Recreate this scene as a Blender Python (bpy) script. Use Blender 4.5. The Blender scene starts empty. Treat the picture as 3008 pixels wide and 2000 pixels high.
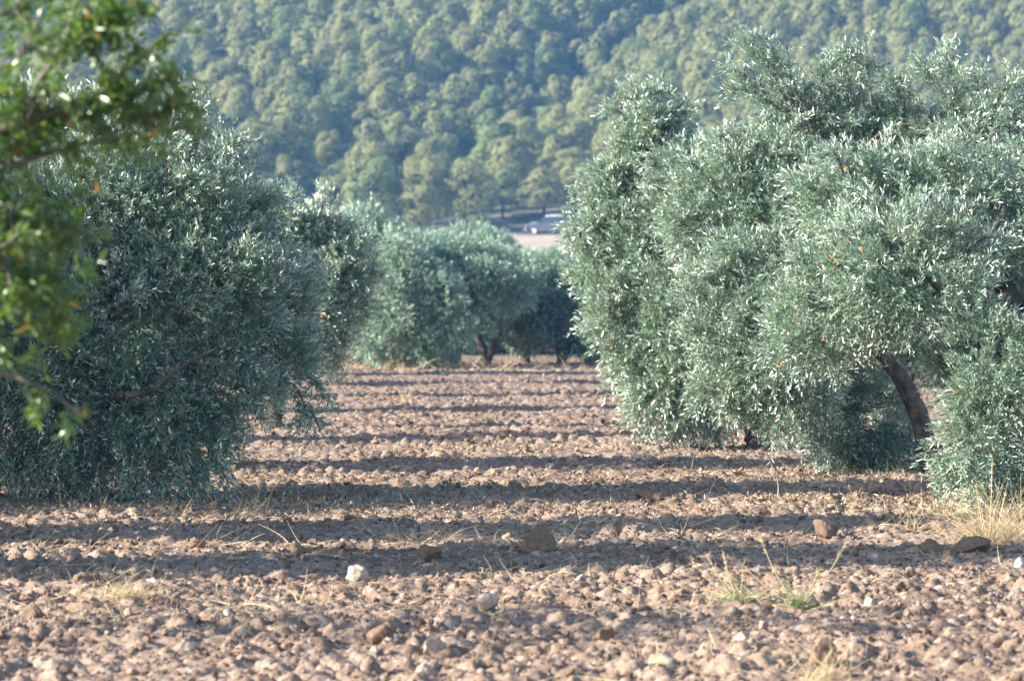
import bpy, math, random
import numpy as np
from mathutils import Vector

C = bpy.context.scene.collection
R = math.radians
rng = np.random.default_rng(11)
random.seed(11)

# ------------------------------------------------------------------ camera
FPX, CX, HY, CAMH = 12745.0, 1504.0, 860.0, 1.7     # focal length in photo pixels, centre column, horizon row
def at(px, py, d):
    return np.array([(px-CX)/FPX*d, d, CAMH+(HY-py)/FPX*d])
cam = bpy.data.cameras.new("camera"); co = bpy.data.objects.new("camera", cam); C.objects.link(co)
cam.sensor_width = 23.6; cam.lens = 100.0; cam.clip_end = 6000
co.location = (0, 0, CAMH); co.rotation_euler = (R(90)-math.atan(140/FPX), 0, 0)
cam.dof.use_dof = True; cam.dof.focus_distance = 34.0; cam.dof.aperture_fstop = 3.4
bpy.context.scene.camera = co

# ------------------------------------------------------------------ light
SUN_EL = 24.5
SUN_DIR = Vector((-math.cos(R(SUN_EL)), -0.28*math.cos(R(SUN_EL)), math.sin(R(SUN_EL)))).normalized()   # towards the sun
w = bpy.data.worlds.new("World"); bpy.context.scene.world = w; w.use_nodes = True
nt = w.node_tree; bg = nt.nodes["Background"]; sky = nt.nodes.new("ShaderNodeTexSky")
sky.sky_type = 'NISHITA'; sky.sun_disc = False; sky.sun_elevation = R(SUN_EL)
sky.sun_rotation = math.atan2(SUN_DIR.x, SUN_DIR.y); sky.dust_density = 0.6; sky.ozone_density = 1.6
nt.links.new(sky.outputs[0], bg.inputs[0]); bg.inputs[1].default_value = 0.105
sl = bpy.data.lights.new("sun", 'SUN'); sl.energy = 5.0; sl.angle = R(0.53); sl.color = (1.0, 0.92, 0.80)
so = bpy.data.objects.new("sun", sl); C.objects.link(so)
so.rotation_euler = (-SUN_DIR).to_track_quat('-Z', 'Y').to_euler()
so.location = (-60, 0, 60)
vs = bpy.context.scene.view_settings
vs.view_transform = 'Standard'; vs.look = 'None'; vs.exposure = 1.80; vs.gamma = 1.0
bpy.context.scene.cycles.max_bounces = 6
bpy.context.scene.cycles.transmission_bounces = 3
bpy.context.scene.cycles.transparent_max_bounces = 4
bpy.context.scene.cycles.volume_bounces = 0

# ------------------------------------------------------------------ object helpers
def tag(o, label=None, cat=None, group=None, kind=None):
    if label: o['label'] = label
    if cat: o['category'] = cat
    if group: o['group'] = group
    if kind: o['kind'] = kind
    return o
def link(name, me, mat=None, parent=None):
    o = bpy.data.objects.new(name, me); C.objects.link(o)
    if mat is not None and not me.materials: me.materials.append(mat)
    if parent: o.parent = parent
    return o
def empty(name, loc, rz=0.0):
    o = bpy.data.objects.new(name, None); C.objects.link(o)
    o.location = [float(v) for v in loc]; o.rotation_euler = (0, 0, rz); o.empty_display_size = .3
    return o
def mesh_np(name, V, F, smooth=True):
    """V (n,3), F (m,k) with a fixed k"""
    V = np.asarray(V, np.float32); F = np.asarray(F, np.int32)
    me = bpy.data.meshes.new(name); k = F.shape[1]
    me.vertices.add(len(V)); me.vertices.foreach_set("co", V.ravel())
    me.loops.add(F.size); me.loops.foreach_set("vertex_index", F.ravel())
    me.polygons.add(len(F)); me.polygons.foreach_set("loop_start", np.arange(0, F.size, k, dtype=np.int32))
    me.polygons.foreach_set("use_smooth", np.full(len(F), smooth))
    me.update(calc_edges=True)
    return me
def merge(parts):
    Vs, Fs, n = [], [], 0
    for V, F in parts:
        Vs.append(V); Fs.append(F+n); n += len(V)
    return np.concatenate(Vs), np.concatenate(Fs)
def norm(a): return a/np.maximum(np.linalg.norm(a, axis=-1, keepdims=True), 1e-9)

# ------------------------------------------------------------------ noise
def hash2(i, j, s=0):
    h = np.sin(i*127.1+j*311.7+s*74.7)*43758.5453
    return h-np.floor(h)
def vnoise(x, y, s=0):
    i = np.floor(x); j = np.floor(y); u = x-i; v = y-j
    u = u*u*(3-2*u); v = v*v*(3-2*v)
    a = hash2(i, j, s); b = hash2(i+1, j, s); c = hash2(i, j+1, s); d = hash2(i+1, j+1, s)
    return (a*(1-u)+b*u)*(1-v)+(c*(1-u)+d*u)*v
def fbm(x, y, o=4, s=0):
    r = 0; a = .5
    for k in range(o):
        r = r+a*vnoise(x*2**k, y*2**k, s+k); a *= .5
    return r
def clods_h(x, y, c, s):
    """height of rounded lumps on a jittered grid of cell c"""
    X = x/c; Y = y/c; i = np.floor(X); j = np.floor(Y); h = np.zeros_like(x)
    for di in (-1, 0, 1):
        for dj in (-1, 0, 1):
            a = i+di; b = j+dj
            r = .25+.42*hash2(a, b, s+3)
            dx = (X-a-hash2(a, b, s))*(0.8+.5*hash2(a, b, s+5)); dy = Y-b-hash2(a, b, s+1)
            q = 1-(dx*dx+dy*dy)/(r*r)
            h = np.maximum(h, np.sqrt(np.maximum(q, 0))*r*(hash2(a, b, s+2) > .35))
    return h*c

# ------------------------------------------------------------------ materials
def new_mat(name):
    m = bpy.data.materials.new(name); m.use_nodes = True
    return m, m.node_tree.nodes, m.node_tree.links, m.node_tree.nodes["Principled BSDF"]
def ramp(N, pts):
    r = N.new("ShaderNodeValToRGB"); e = r.color_ramp.elements
    while len(e) < len(pts): e.new(.5)
    for k, (p, c) in enumerate(pts): e[k].position = p; e[k].color = (*c, 1)
    return r
def leaf_mat(name, top, under, rough=.4, trans=.25, yellow=.006, tcol=None, spec=.5, tint=((0.6, .62, .6), (1.35, 1.35, 1.3))):
    m, N, L, P = new_mat(name)
    g = N.new("ShaderNodeNewGeometry")
    mx = N.new("ShaderNodeMix"); mx.data_type = 'RGBA'
    L.new(g.outputs["Backfacing"], mx.inputs["Factor"])
    mx.inputs["A"].default_value = (*top, 1); mx.inputs["B"].default_value = (*under, 1)
    r = ramp(N, [(0, tint[0]), (1-yellow-.001, tint[1]), (1-yellow, (6.0, 2.0, .3)), (1, (7.0, 3.0, .4))])
    r.color_ramp.elements[2].color = (1, 1, 1, 1)
    r = ramp(N, [(0, tint[0]), (1, tint[1])])
    L.new(g.outputs["Random Per Island"], r.inputs[0])
    mu = N.new("ShaderNodeMix"); mu.data_type = 'RGBA'; mu.blend_type = 'MULTIPLY'; mu.inputs["Factor"].default_value = 1
    L.new(mx.outputs["Result"], mu.inputs["A"]); L.new(r.outputs[0], mu.inputs["B"])
    th = N.new("ShaderNodeMath"); th.operation = 'GREATER_THAN'; th.inputs[1].default_value = 1-yellow
    L.new(g.outputs["Random Per Island"], th.inputs[0])
    my = N.new("ShaderNodeMix"); my.data_type = 'RGBA'; my.inputs["B"].default_value = (.55, .22, .02, 1)
    L.new(th.outputs[0], my.inputs["Factor"]); L.new(mu.outputs["Result"], my.inputs["A"])
    L.new(my.outputs["Result"], P.inputs["Base Color"]); P.inputs["Roughness"].default_value = rough
    P.inputs["Specular IOR Level"].default_value = spec
    t = N.new("ShaderNodeBsdfTranslucent"); ms = N.new("ShaderNodeMixShader"); ms.inputs[0].default_value = trans
    if tcol: t.inputs[0].default_value = (*tcol, 1)
    else: L.new(my.outputs["Result"], t.inputs[0])
    L.new(P.outputs[0], ms.inputs[1]); L.new(t.outputs[0], ms.inputs[2])
    L.new(ms.outputs[0], N["Material Output"].inputs["Surface"])
    return m
M_OLIVE = leaf_mat("olive leaf", (.115, .185, .130), (.77, .85, .77), rough=.32, trans=.17, yellow=.005, tcol=(.30, .38, .18), spec=.85)
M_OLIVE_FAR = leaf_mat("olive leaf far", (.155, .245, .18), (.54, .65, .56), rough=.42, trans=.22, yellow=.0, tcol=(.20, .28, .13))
M_ALMOND = leaf_mat("almond leaf", (.06, .115, .026), (.10, .16, .05), rough=.3, trans=.35, yellow=.014, tcol=(.20, .34, .03), spec=.7)
M_PINE = leaf_mat("pine needle", (.255, .265, .108), (.255, .265, .108), rough=.7, trans=.12, yellow=0, spec=.2, tint=((.8, .8, .8), (1.2, 1.2, 1.2)))
M_PINE_B = leaf_mat("greener pine needle", (.19, .23, .095), (.19, .23, .095), rough=.7, trans=.12, yellow=0, spec=.2)
M_SHRUB = leaf_mat("shrub leaf", (.10, .16, .045), (.12, .18, .06), rough=.6, trans=.2, yellow=0)
def noise_mat(name, cols, scale, rough=.9, bump=0, bscale=None, coord="Object", detail=6):
    m, N, L, P = new_mat(name)
    tc = N.new("ShaderNodeTexCoord"); n = N.new("ShaderNodeTexNoise"); n.inputs["Scale"].default_value = scale; n.inputs["Detail"].default_value = detail
    L.new(tc.outputs[coord], n.inputs["Vector"])
    k = len(cols); r = ramp(N, [(.3+.4*i/(k-1), c) for i, c in enumerate(cols)])
    L.new(n.outputs["Fac"], r.inputs[0]); L.new(r.outputs[0], P.inputs["Base Color"]); P.inputs["Roughness"].default_value = rough
    P.inputs["Specular IOR Level"].default_value = .2
    if bump:
        b = N.new("ShaderNodeBump"); n2 = N.new("ShaderNodeTexNoise"); n2.inputs["Scale"].default_value = bscale or scale*4; n2.inputs["Detail"].default_value = 8
        L.new(tc.outputs[coord], n2.inputs["Vector"]); L.new(n2.outputs["Fac"], b.inputs["Height"]); b.inputs["Strength"].default_value = bump; b.inputs["Distance"].default_value = .02
        L.new(b.outputs[0], P.inputs["Normal"])
    return m
M_BARK = noise_mat("olive bark", [(.045, .036, .03), (.10, .08, .063), (.19, .15, .115)], 9, bump=1, bscale=40)
M_BARKT = noise_mat("grey twig bark", [(.075, .068, .052), (.17, .155, .125)], 5)
M_PBARK = noise_mat("pine bark", [(.05, .04, .035), (.12, .09, .07)], 3)
SOIL = [(.118, .079, .055), (.184, .128, .090), (.254, .184, .134), (.33, .250, .188)]
def soil_mat():
    m, N, L, P = new_mat("tilled soil")
    tc = N.new("ShaderNodeTexCoord")
    n1 = N.new("ShaderNodeTexNoise"); n1.inputs["Scale"].default_value = .7; n1.inputs["Detail"].default_value = 8; n1.inputs["Roughness"].default_value = .62
    n2 = N.new("ShaderNodeTexNoise"); n2.inputs["Scale"].default_value = 38; n2.inputs["Detail"].default_value = 7
    v = N.new("ShaderNodeTexVoronoi"); v.inputs["Scale"].default_value = 30
    for q in (n1, n2, v): L.new(tc.outputs["Object"], q.inputs["Vector"])
    a = N.new("ShaderNodeMath"); a.operation = 'MULTIPLY_ADD'; a.inputs[1].default_value = .55
    b = N.new("ShaderNodeMath"); b.operation = 'MULTIPLY'; b.inputs[1].default_value = .45
    L.new(n2.outputs["Fac"], b.inputs[0]); L.new(n1.outputs["Fac"], a.inputs[0]); L.new(b.outputs[0], a.inputs[2])
    r = ramp(N, [(.33, SOIL[0]), (.45, SOIL[1]), (.56, SOIL[2]), (.68, SOIL[3])]); L.new(a.outputs[0], r.inputs[0])
    # light stones inside the soil
    sp = N.new("ShaderNodeSeparateColor"); L.new(v.outputs["Color"], sp.inputs[0])
    th = N.new("ShaderNodeMath"); th.operation = 'GREATER_THAN'; th.inputs[1].default_value = .86; L.new(sp.outputs[0], th.inputs[0])
    mx = N.new("ShaderNodeMix"); mx.data_type = 'RGBA'; mx.inputs["B"].default_value = (.32, .25, .195, 1)
    L.new(th.outputs[0], mx.inputs["Factor"]); L.new(r.outputs[0], mx.inputs["A"]); L.new(mx.outputs["Result"], P.inputs["Base Color"])
    bp = N.new("ShaderNodeBump"); bp.inputs["Strength"].default_value = .8; bp.inputs["Distance"].default_value = .012
    L.new(n2.outputs["Fac"], bp.inputs["Height"]); L.new(bp.outputs[0], P.inputs["Normal"])
    P.inputs["Roughness"].default_value = .95; P.inputs["Specular IOR Level"].default_value = .15
    return m
M_SOIL = soil_mat()
def clod_mat(name, pts, rough=.92):
    m, N, L, P = new_mat(name)
    g = N.new("ShaderNodeNewGeometry"); r = ramp(N, pts); L.new(g.outputs["Random Per Island"], r.inputs[0])
    tc = N.new("ShaderNodeTexCoord"); n = N.new("ShaderNodeTexNoise"); n.inputs["Scale"].default_value = 40; n.inputs["Detail"].default_value = 5
    L.new(tc.outputs["Object"], n.inputs["Vector"])
    r2 = ramp(N, [(.3, (.7, .68, .66)), (.7, (1.15, 1.13, 1.1))]); L.new(n.outputs["Fac"], r2.inputs[0])
    mu = N.new("ShaderNodeMix"); mu.data_type = 'RGBA'; mu.blend_type = 'MULTIPLY'; mu.inputs["Factor"].default_value = 1
    L.new(r.outputs[0], mu.inputs["A"]); L.new(r2.outputs[0], mu.inputs["B"]); L.new(mu.outputs["Result"], P.inputs["Base Color"])
    b = N.new("ShaderNodeBump"); b.inputs["Strength"].default_value = .7; b.inputs["Distance"].default_value = .01
    L.new(n.outputs["Fac"], b.inputs["Height"]); L.new(b.outputs[0], P.inputs["Normal"])
    P.inputs["Roughness"].default_value = rough; P.inputs["Specular IOR Level"].default_value = .2
    return m
M_CLOD = clod_mat("soil clods", [(0, (.114, .078, .057)), (.4, (.18, .127, .093)), (.78, (.255, .188, .143)), (.96, (.31, .24, .187)), (.99, (.38, .32, .265)), (1, (.48, .42, .37))])
M_CLODB = clod_mat("brown clod", [(0, (.145, .095, .065)), (1, (.19, .13, .09))])
M_ROCK = clod_mat("pale rock", [(0, (.36, .27, .21)), (1, (.41, .33, .27))])
M_ROCKW = clod_mat("white rock", [(0, (.44, .37, .32)), (1, (.50, .44, .39))])
M_STRAW = leaf_mat("dry straw", (.56, .43, .25), (.56, .43, .25), rough=.6, trans=.2, yellow=0)
M_GRASS = leaf_mat("green grass", (.22, .30, .12), (.22, .30, .12), rough=.6, trans=.25, yellow=0)

M_LITTER = leaf_mat("fallen leaf", (.26, .20, .12), (.36, .31, .23), rough=.6, trans=.1, yellow=.05)

# ------------------------------------------------------------------ terrain
def height_big(x, y):
    x = np.asarray(x, float); y = np.asarray(y, float)
    z = np.zeros_like(y)
    t = np.clip((y-112)/(385-112), 0, 1); z = z+(t*.75+.25*t*t)*6.75
    q = np.clip(y-385, 0, None)
    rise = .13*q+.00042*q*q
    rise = np.where(q > 300, .13*300+.00042*300*300+(q-300)*.25, rise)
    amp = np.clip(q/60, 0, 1)
    # a gully that climbs to the right and a spur at its side
    g = np.exp(-((x+17-(y-400)*.25)/8)**2)*5.0*np.clip((y-385)/40, 0, 1)
    z = z+rise+amp*(5*(fbm(x/38+3, y/45+1, 3, 5)-.45))-g
    # flat clearing where the vehicle stands
    k = np.exp(-(((x-6)/11)**4))*np.exp(-(((y-394)/10)**4))
    z = z*(1-k)+(6.9+(y-392)*.024)*k
    return z
def height_small(x, y):
    near = np.clip((115-y)/20, 0, 1)
    rid = .022*np.sin(y*2*np.pi/1.15+2.2*vnoise(x*.35, y*.12, 9)+.4*x)*(.4+vnoise(x*.8, y*.5, 4))
    h = rid+.10*(fbm(x*.9, y*.9, 4, 2)-.5)+.05*(fbm(x*7, y*7, 3, 8)-.5)
    xw = x+.05*(vnoise(x*14, y*14, 61)-.5)+.03*(vnoise(x*31, y*31, 62)-.5); yw = y+.05*(vnoise(x*14, y*14, 63)-.5)+.03*(vnoise(x*31, y*31, 64)-.5)
    h = h+.80*np.maximum(clods_h(xw, yw, .125, 21), clods_h(xw+3.3, yw+1.7, .066, 33))*(.2+1.2*vnoise(x*1.3, y*1.3, 14))*(.62+.6*vnoise(x*19, y*19, 66))+.036*(fbm(x*17, y*17, 3, 18)-.5)
    return h*near
def ground_z(x, y): return height_big(x, y)+height_small(x, y)
def build_ground():
    ys = np.concatenate([np.arange(-80, 12, 3.0), np.arange(12, 17, .2), np.arange(17, 33, .015), np.arange(33, 44, .026), np.arange(44, 72, .05), np.arange(72, 115, .09), np.arange(115, 370, 2.5), np.arange(370, 700, 2.0), np.arange(700, 1600, 30.0)])
    c = np.linspace(-1, 1, 541); s = np.array([1.12, 1.3, 1.6, 2.0, 2.6, 3.5, 5, 8, 14, 25])
    u = np.concatenate([-s[::-1], c, s])
    half = np.clip(ys, 17, 2000)*.130+1.3
    half = np.where(ys > 300, half*1.15, half)
    Y = np.repeat(ys[:, None], len(u), 1); X = half[:, None]*u[None]
    Z = ground_z(X.ravel(), Y.ravel()).reshape(X.shape)
    V = np.stack([X, Y, Z], -1).reshape(-1, 3)
    n, m = X.shape; a = (np.arange(n-1)[:, None]*m+np.arange(m-1)[None]).ravel()
    F = np.stack([a, a+1, a+m+1, a+m], 1)
    # the hill beyond the field wears scrub and litter instead of bare soil
    me = mesh_np("ground", V, F)
    me.materials.append(M_SOIL)
    me.materials.append(noise_mat("hill litter", [(.07, .08, .05), (.13, .125, .085), (.27, .22, .17)], .35, detail=8))
    me.materials.append(noise_mat("sandy clearing", [(.30, .23, .165), (.40, .31, .225), (.48, .39, .295)], .3, detail=8))
    cy = V[F].mean(1); idx = np.zeros(len(F), np.int32)
    idx[cy[:, 1] > 113] = 1
    wob = 2.5*(fbm(cy[:, 0]*.3, cy[:, 1]*.3, 3, 6)-.5)
    clear = (cy[:, 1] > 230+wob*4) & (cy[:, 1] < 402+wob*3) & (cy[:, 0] > -1.1+wob) & (cy[:, 0] < 22)
    idx[clear] = 2
    me.polygons.foreach_set("material_index", idx); me.update()
    tag(link("ground", me), kind="structure")
build_ground()

# ------------------------------------------------------------------ leaves, tubes
def leaf_field(P, D, L, ll, lw, tw, spread=.75, seed=0, hexa=False, droop=0.0, lnoise=.35, nrm_up=.4, N_=None):
    """P (T,3) twig starts, D (T,3) twig directions; L leaves per twig; returns quads"""
    g = np.random.default_rng(seed); T = len(P)
    tl = tw*g.uniform(.6, 1.35, (T, 1))
    s = (np.arange(L)[None]+g.uniform(0, 1, (T, L)))/L
    D = norm(D); up = np.array([0, 0, 1.0])
    A = norm(np.cross(D, up+g.normal(0, .3, (T, 3)))); B = np.cross(D, A)
    base = P[:, None]+D[:, None]*(s*tl)[..., None]
    base[..., 2] -= droop*(s*tl)**2*4
    ph = (np.arange(L)[None]*np.pi+(np.arange(L)//2)[None]*1.6)+g.uniform(0, 6.28, (T, 1))+g.normal(0, .35, (T, L))
    rad = A[:, None]*np.cos(ph)[..., None]+B[:, None]*np.sin(ph)[..., None]
    sp = spread*(1-.45*s)[..., None]
    ld = norm(D[:, None]*(1-sp*.55)+rad*sp+g.normal(0, lnoise*.5, (T, L, 3)))
    nr = norm(np.cross(ld, np.cross(norm(D[:, None]+up*nrm_up+g.normal(0, .45, (T, L, 3))), ld)))
    if N_ is not None:      # needles of a tuft lie over the outside of the crown
        n0 = norm(N_[:, None]+g.normal(0, .38, (T, L, 3))); ld = norm(ld-n0*(ld*n0).sum(-1, keepdims=True)*.85); nr = norm(n0-ld*(ld*n0).sum(-1, keepdims=True))
    sd = np.cross(ld, nr)
    ln = ll*g.uniform(.6, 1.2, (T, L, 1)); wd = lw*g.uniform(.75, 1.2, (T, L, 1))*.5
    if hexa:
        v = [base, base+ld*ln*.35+sd*wd, base+ld*ln*.35-sd*wd, base+ld*ln*.72+sd*wd*.8-nr*ln*.04, base+ld*ln*.72-sd*wd*.8-nr*ln*.04, base+ld*ln-nr*ln*.1]
        V = np.stack(v, 2).reshape(-1, 3); n = T*L; o = np.arange(n)[:, None]*6
        # base, right mid, right high, tip / tip, left high, left mid, base
        F = np.concatenate([o+np.array([[0, 1, 3, 5]]), o+np.array([[0, 5, 4, 2]])], 0)
    else:
        v = [base, base+ld*ln*.5+sd*wd, base+ld*ln, base+ld*ln*.5-sd*wd]
        V = np.stack(v, 2).reshape(-1, 3); n = T*L; o = np.arange(n)[:, None]*4
        F = o+np.array([[0, 1, 2, 3]])
    return V, F
def tube(pts, rad, sides=8, wob=0, seed=0):
    pts = np.asarray(pts, float); n = len(pts); rad = np.broadcast_to(np.asarray(rad, float), (n,))
    t = norm(np.gradient(pts, axis=0)); ref = np.array([.13, .97, .21])
    a = norm(np.cross(t, ref)); b = np.cross(t, a)
    th = np.linspace(0, 2*np.pi, sides, endpoint=False)
    g = np.random.default_rng(seed)
    rr = rad[:, None]*(1+wob*g.normal(0, 1, (n, sides)))
    V = pts[:, None]+rr[..., None]*(a[:, None]*np.cos(th)[None, :, None]+b[:, None]*np.sin(th)[None, :, None])
    V = V.reshape(-1, 3); F = []
    i = (np.arange(n-1)[:, None]*sides+np.arange(sides)[None]).ravel()
    j = (np.arange(n-1)[:, None]*sides+((np.arange(sides)+1) % sides)[None]).ravel()
    return V, np.stack([i, j, j+sides, i+sides], 1)
def bez(p, n=10):
    """smooth path through points"""
    p = np.asarray(p, float)
    if len(p) == 2: return p[0]+(p[1]-p[0])*np.linspace(0, 1, n)[:, None]
    q = np.vstack([2*p[0]-p[1], p, 2*p[-1]-p[-2]]); out = []
    for i in range(1, len(q)-2):
        t = np.linspace(0, 1, n, endpoint=False)[:, None]
        out.append(.5*((2*q[i])+(-q[i-1]+q[i+1])*t+(2*q[i-1]-5*q[i]+4*q[i+1]-q[i+2])*t*t+(-q[i-1]+3*q[i]-3*q[i+1]+q[i+2])*t**3))
    out.append(p[-1:]); return np.vstack(out)
def lobe_twigs(lobes, per_m2, seed, up=.35, inner=.45, down_z=None):
    """sample twig starts and directions over a set of ellipsoid lobes (c, r)"""
    g = np.random.default_rng(seed); P, D = [], []
    cs = np.array([l[0] for l in lobes]); rs = np.array([l[1] for l in lobes])
    for k, (c, r) in enumerate(lobes):
        c = np.asarray(c); r = np.asarray(r)
        area = 4*np.pi*((r[0]*r[1])**1.6/3+(r[0]*r[2])**1.6/3+(r[1]*r[2])**1.6/3)**(1/1.6)
        n = int(area*per_m2)
        d = norm(g.normal(0, 1, (n, 3)))
        # knobbly surface: the lobe breaks into clusters with hollows between them
        kd = norm(g.normal(0, 1, (22, 3))); kk = (d@kd.T).max(1)
        ks = kd.shape[0]; ln = g.uniform(.75, 1.3, ks)[(d@kd.T).argmax(1)]
        rr = g.uniform(inner, 1.0, n)**.6*(.52+.60*ln*np.clip((kk-.72)/.28, 0, 1))
        keep = g.uniform(0, 1, n) < .07+1.15*np.clip((kk-.76)/.20, 0, 1)
        p = c+d*r*rr[:, None]
        # leave out what sits deep inside a neighbour
        q = (((p[:, None]-cs[None])/rs[None])**2).sum(-1); q[:, k] = 9
        keep &= q.min(1) > .22
        p = p[keep]; d = d[keep]
        dd = norm(d/r*r.mean())+np.array([0, 0, up])+g.normal(0, .35, p.shape)
        if down_z is not None:
            low = np.clip((down_z-p[:, 2])/.6, 0, 1)[:, None]
            dd = dd*(1-low*.6)+np.array([0, 0, -1.0])*low*.55
        P.append(p); D.append(dd)
    return np.concatenate(P), np.concatenate(D)
def limbs(trunk_pts, trunk_r, lobes, seed, thick=.03, n_sub=5, frac=.4):
    g = np.random.default_rng(seed); tp = bez(trunk_pts, 10); parts = []
    for c, r in lobes:
        c = np.asarray(c); r = np.asarray(r)
        if c[2] < 1.25: continue
        d = np.linalg.norm(tp-c, axis=1)+np.maximum(tp[:, 2]-c[2]+.3, 0)*1.5
        d[:int(len(d)*frac)] += 5
        s = tp[d.argmin()]
        mid = (s+c)/2+g.normal(0, .10, 3)+np.array([0, 0, .12])
        pts = bez([s, mid, c], 6); parts.append(tube(pts, np.linspace(thick, thick*.45, len(pts)), 6, .06, seed))
        for _ in range(n_sub):
            dr = norm(g.normal(0, 1, 3)+np.array([0, 0, .4])); e = c+dr*r*g.uniform(.7, .98)
            m = (c+e)/2+g.normal(0, .05, 3); pts = bez([c, m, e], 4)
            parts.append(tube(pts, np.linspace(thick*.36, thick*.12, len(pts)), 4, 0, seed))
    return parts
def px_lobes(ls, d, squash=.8):
    out = []
    for l in ls:
        px, py, rx, ry = l[:4]; dd = l[4] if len(l) > 4 else 0
        s = (d+dd)/FPX
        out.append((at(px, py, d+dd), np.array([rx*s, min(rx, ry)*s*squash, ry*s])))
    return out
def spray(base, tip, n, seed, w=.10):
    """twigs along a long arching shoot"""
    g = np.random.default_rng(seed); pts = bez([base, (np.asarray(base)+tip)/2+np.array([0, 0, .06]), tip], 12)
    i = g.uniform(.15, 1, n)*(len(pts)-1); k = i.astype(int).clip(0, len(pts)-2); p = pts[k]+(pts[k+1]-pts[k])*(i-k)[:, None]
    d = norm(pts[k+1]-pts[k])+g.normal(0, .55, (n, 3)); return p+g.normal(0, w*.25, (n, 3)), d, pts
def olive(name, base, trunk_pts, trunk_r, lobes, label, seed, per_m2=330, leaf=(.060, .0128), twig=.19, L=14, hexa=True, mat=None, sprays=(), thick=.03, up=.35, down_z=1.0, extra_trunks=(), group="olive trees in rows on the tilled field"):
    root = empty(name, base); b = np.asarray(base, float)
    tag(root, label, "olive tree", group)
    tp = bez(trunk_pts, 10)-b; rr = np.interp(np.linspace(0, 1, len(tp)), [0, .06, .3, 1], [trunk_r*1.5, trunk_r*1.12, trunk_r, trunk_r*.18])
    parts = [tube(tp, rr, 14, .11, seed)]
    for pts, r in extra_trunks:
        e = bez(pts, 8)-b; parts.append(tube(e, np.linspace(r, r*.35, len(e)), 10, .07, seed+1))
    V, F = merge(parts); link("trunk", mesh_np("olive trunk", V, F), M_BARK, root)
    P, D = lobe_twigs(lobes, per_m2, seed, up=up, down_z=down_z)
    lp = limbs(trunk_pts, trunk_r, lobes, seed, thick)
    g = np.random.default_rng(seed+7); auto = []
    for c, r in lobes:
        for _ in range(7):
            dr = norm(g.normal(0, 1, 3)+np.array([0, -.25, .45])); auto.append((c+dr*r*.7, c+dr*r*g.uniform(1.0, 1.13)+dr*g.uniform(.02, .16)+np.array([0, 0, -.05 if c[2] < 1 else .06]), int(g.integers(9, 20))))
    for k, (s, e, n) in enumerate(list(sprays)+auto):
        p, d, pts = spray(np.asarray(s), np.asarray(e), n, seed+k); P = np.vstack([P, p]); D = np.vstack([D, d])
        lp.append(tube(pts, np.linspace(.016, .004, len(pts)), 5, 0, 1))
    V, F = merge(lp); link("branches", mesh_np("olive branches", V-b, F), M_BARKT, root)
    V, F = leaf_field(P-b, D, L, leaf[0], leaf[1], twig, seed=seed, hexa=hexa, droop=.2)
    link("crown", mesh_np("olive crown", V, F, smooth=False), mat or M_OLIVE, root)
    return root

# ------------------------------------------------------------------ near olive trees
dA = 35.5
lobA = [(450, 420, 130, 100, .6), (310, 460, 170, 140, .3), (570, 540, 130, 110, .4), (665, 670, 120, 110, .2), (500, 640, 220, 170, -.2), (250, 660, 240, 220, -.3), (0, 560, 250, 280, .2),
        (760, 800, 120, 120, .2), (610, 860, 230, 190, -.4), (840, 920, 90, 100, .1), (350, 930, 250, 220, -.6), (90, 960, 220, 240, -.6), (780, 1030, 120, 100, 0), (640, 1130, 150, 130, -.4),
        (450, 1190, 165, 130, -.6), (220, 1220, 170, 130, -.5), (0, 1240, 170, 140, -.3), (570, 1300, 75, 110, -.5), (430, 1360, 65, 85, -.6), (110, 1350, 90, 75, -.5), (-180, 800, 320, 420, 0), (270, 1370, 50, 60, -.5), (-170, 1330, 150, 110, 0)]
tA = [at(200, 1475, dA), at(230, 1380, dA), at(300, 1240, dA), at(260, 1050, dA), at(350, 800, dA), at(420, 560, dA)]
olive("olive_tree", at(200, 1470, dA), tA, .13, px_lobes(lobA, dA, .75), "large dark olive tree at the left edge, its leafy crown drooping to the tilled soil", 101, per_m2=470,
      sprays=[(at(850, 1100, dA), at(955, 1150, dA), 22), (at(860, 1130, dA), at(905, 1235, dA), 30), (at(880, 1180, dA), at(945, 1275, dA), 14), (at(500, 380, dA), at(540, 310, dA), 30), (at(620, 500, dA), at(690, 430, dA), 30),
              (at(720, 640, dA), at(790, 580, dA), 26), (at(600, 1380, dA), at(580, 1500, dA), 40), (at(430, 1420, dA), at(450, 1520, dA), 30)],
      extra_trunks=[([at(230, 1380, dA), at(160, 1200, dA), at(80, 1000, dA), at(20, 700, dA)], .08), ([at(300, 1200, dA-.5), at(360, 1160, dA-.9), at(440, 1150, dA-1.1), at(530, 1080, dA-1.1), at(640, 1020, dA-1)], .032)])
dR = 34.5
lobR0 = [(2560, 600, 190, 130, .5), (2780, 560, 200, 140, .5), (3030, 600, 200, 200, 1.7), (2500, 800, 150, 120, 0), (2700, 780, 210, 170, -.4), (2940, 880, 170, 170, .9), (2420, 960, 150, 130, .2), (2570, 880, 130, 90, -.2),
         (2920, 1070, 130, 170, -.6), (2835, 1080, 50, 100, .3), (3030, 1150, 160, 210, .5), (2900, 1310, 130, 120, -.7), (2980, 1410, 120, 80, -.5), (3170, 950, 260, 420, .3), (2885, 1230, 50, 80, -.6), (3150, 1350, 200, 150, -.2)]
tR0 = [at(3040, 1500, dR), at(3030, 1380, dR), at(3060, 1150, dR), at(2980, 900, dR), at(2930, 800, dR), at(2900, 700, dR)]
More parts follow.
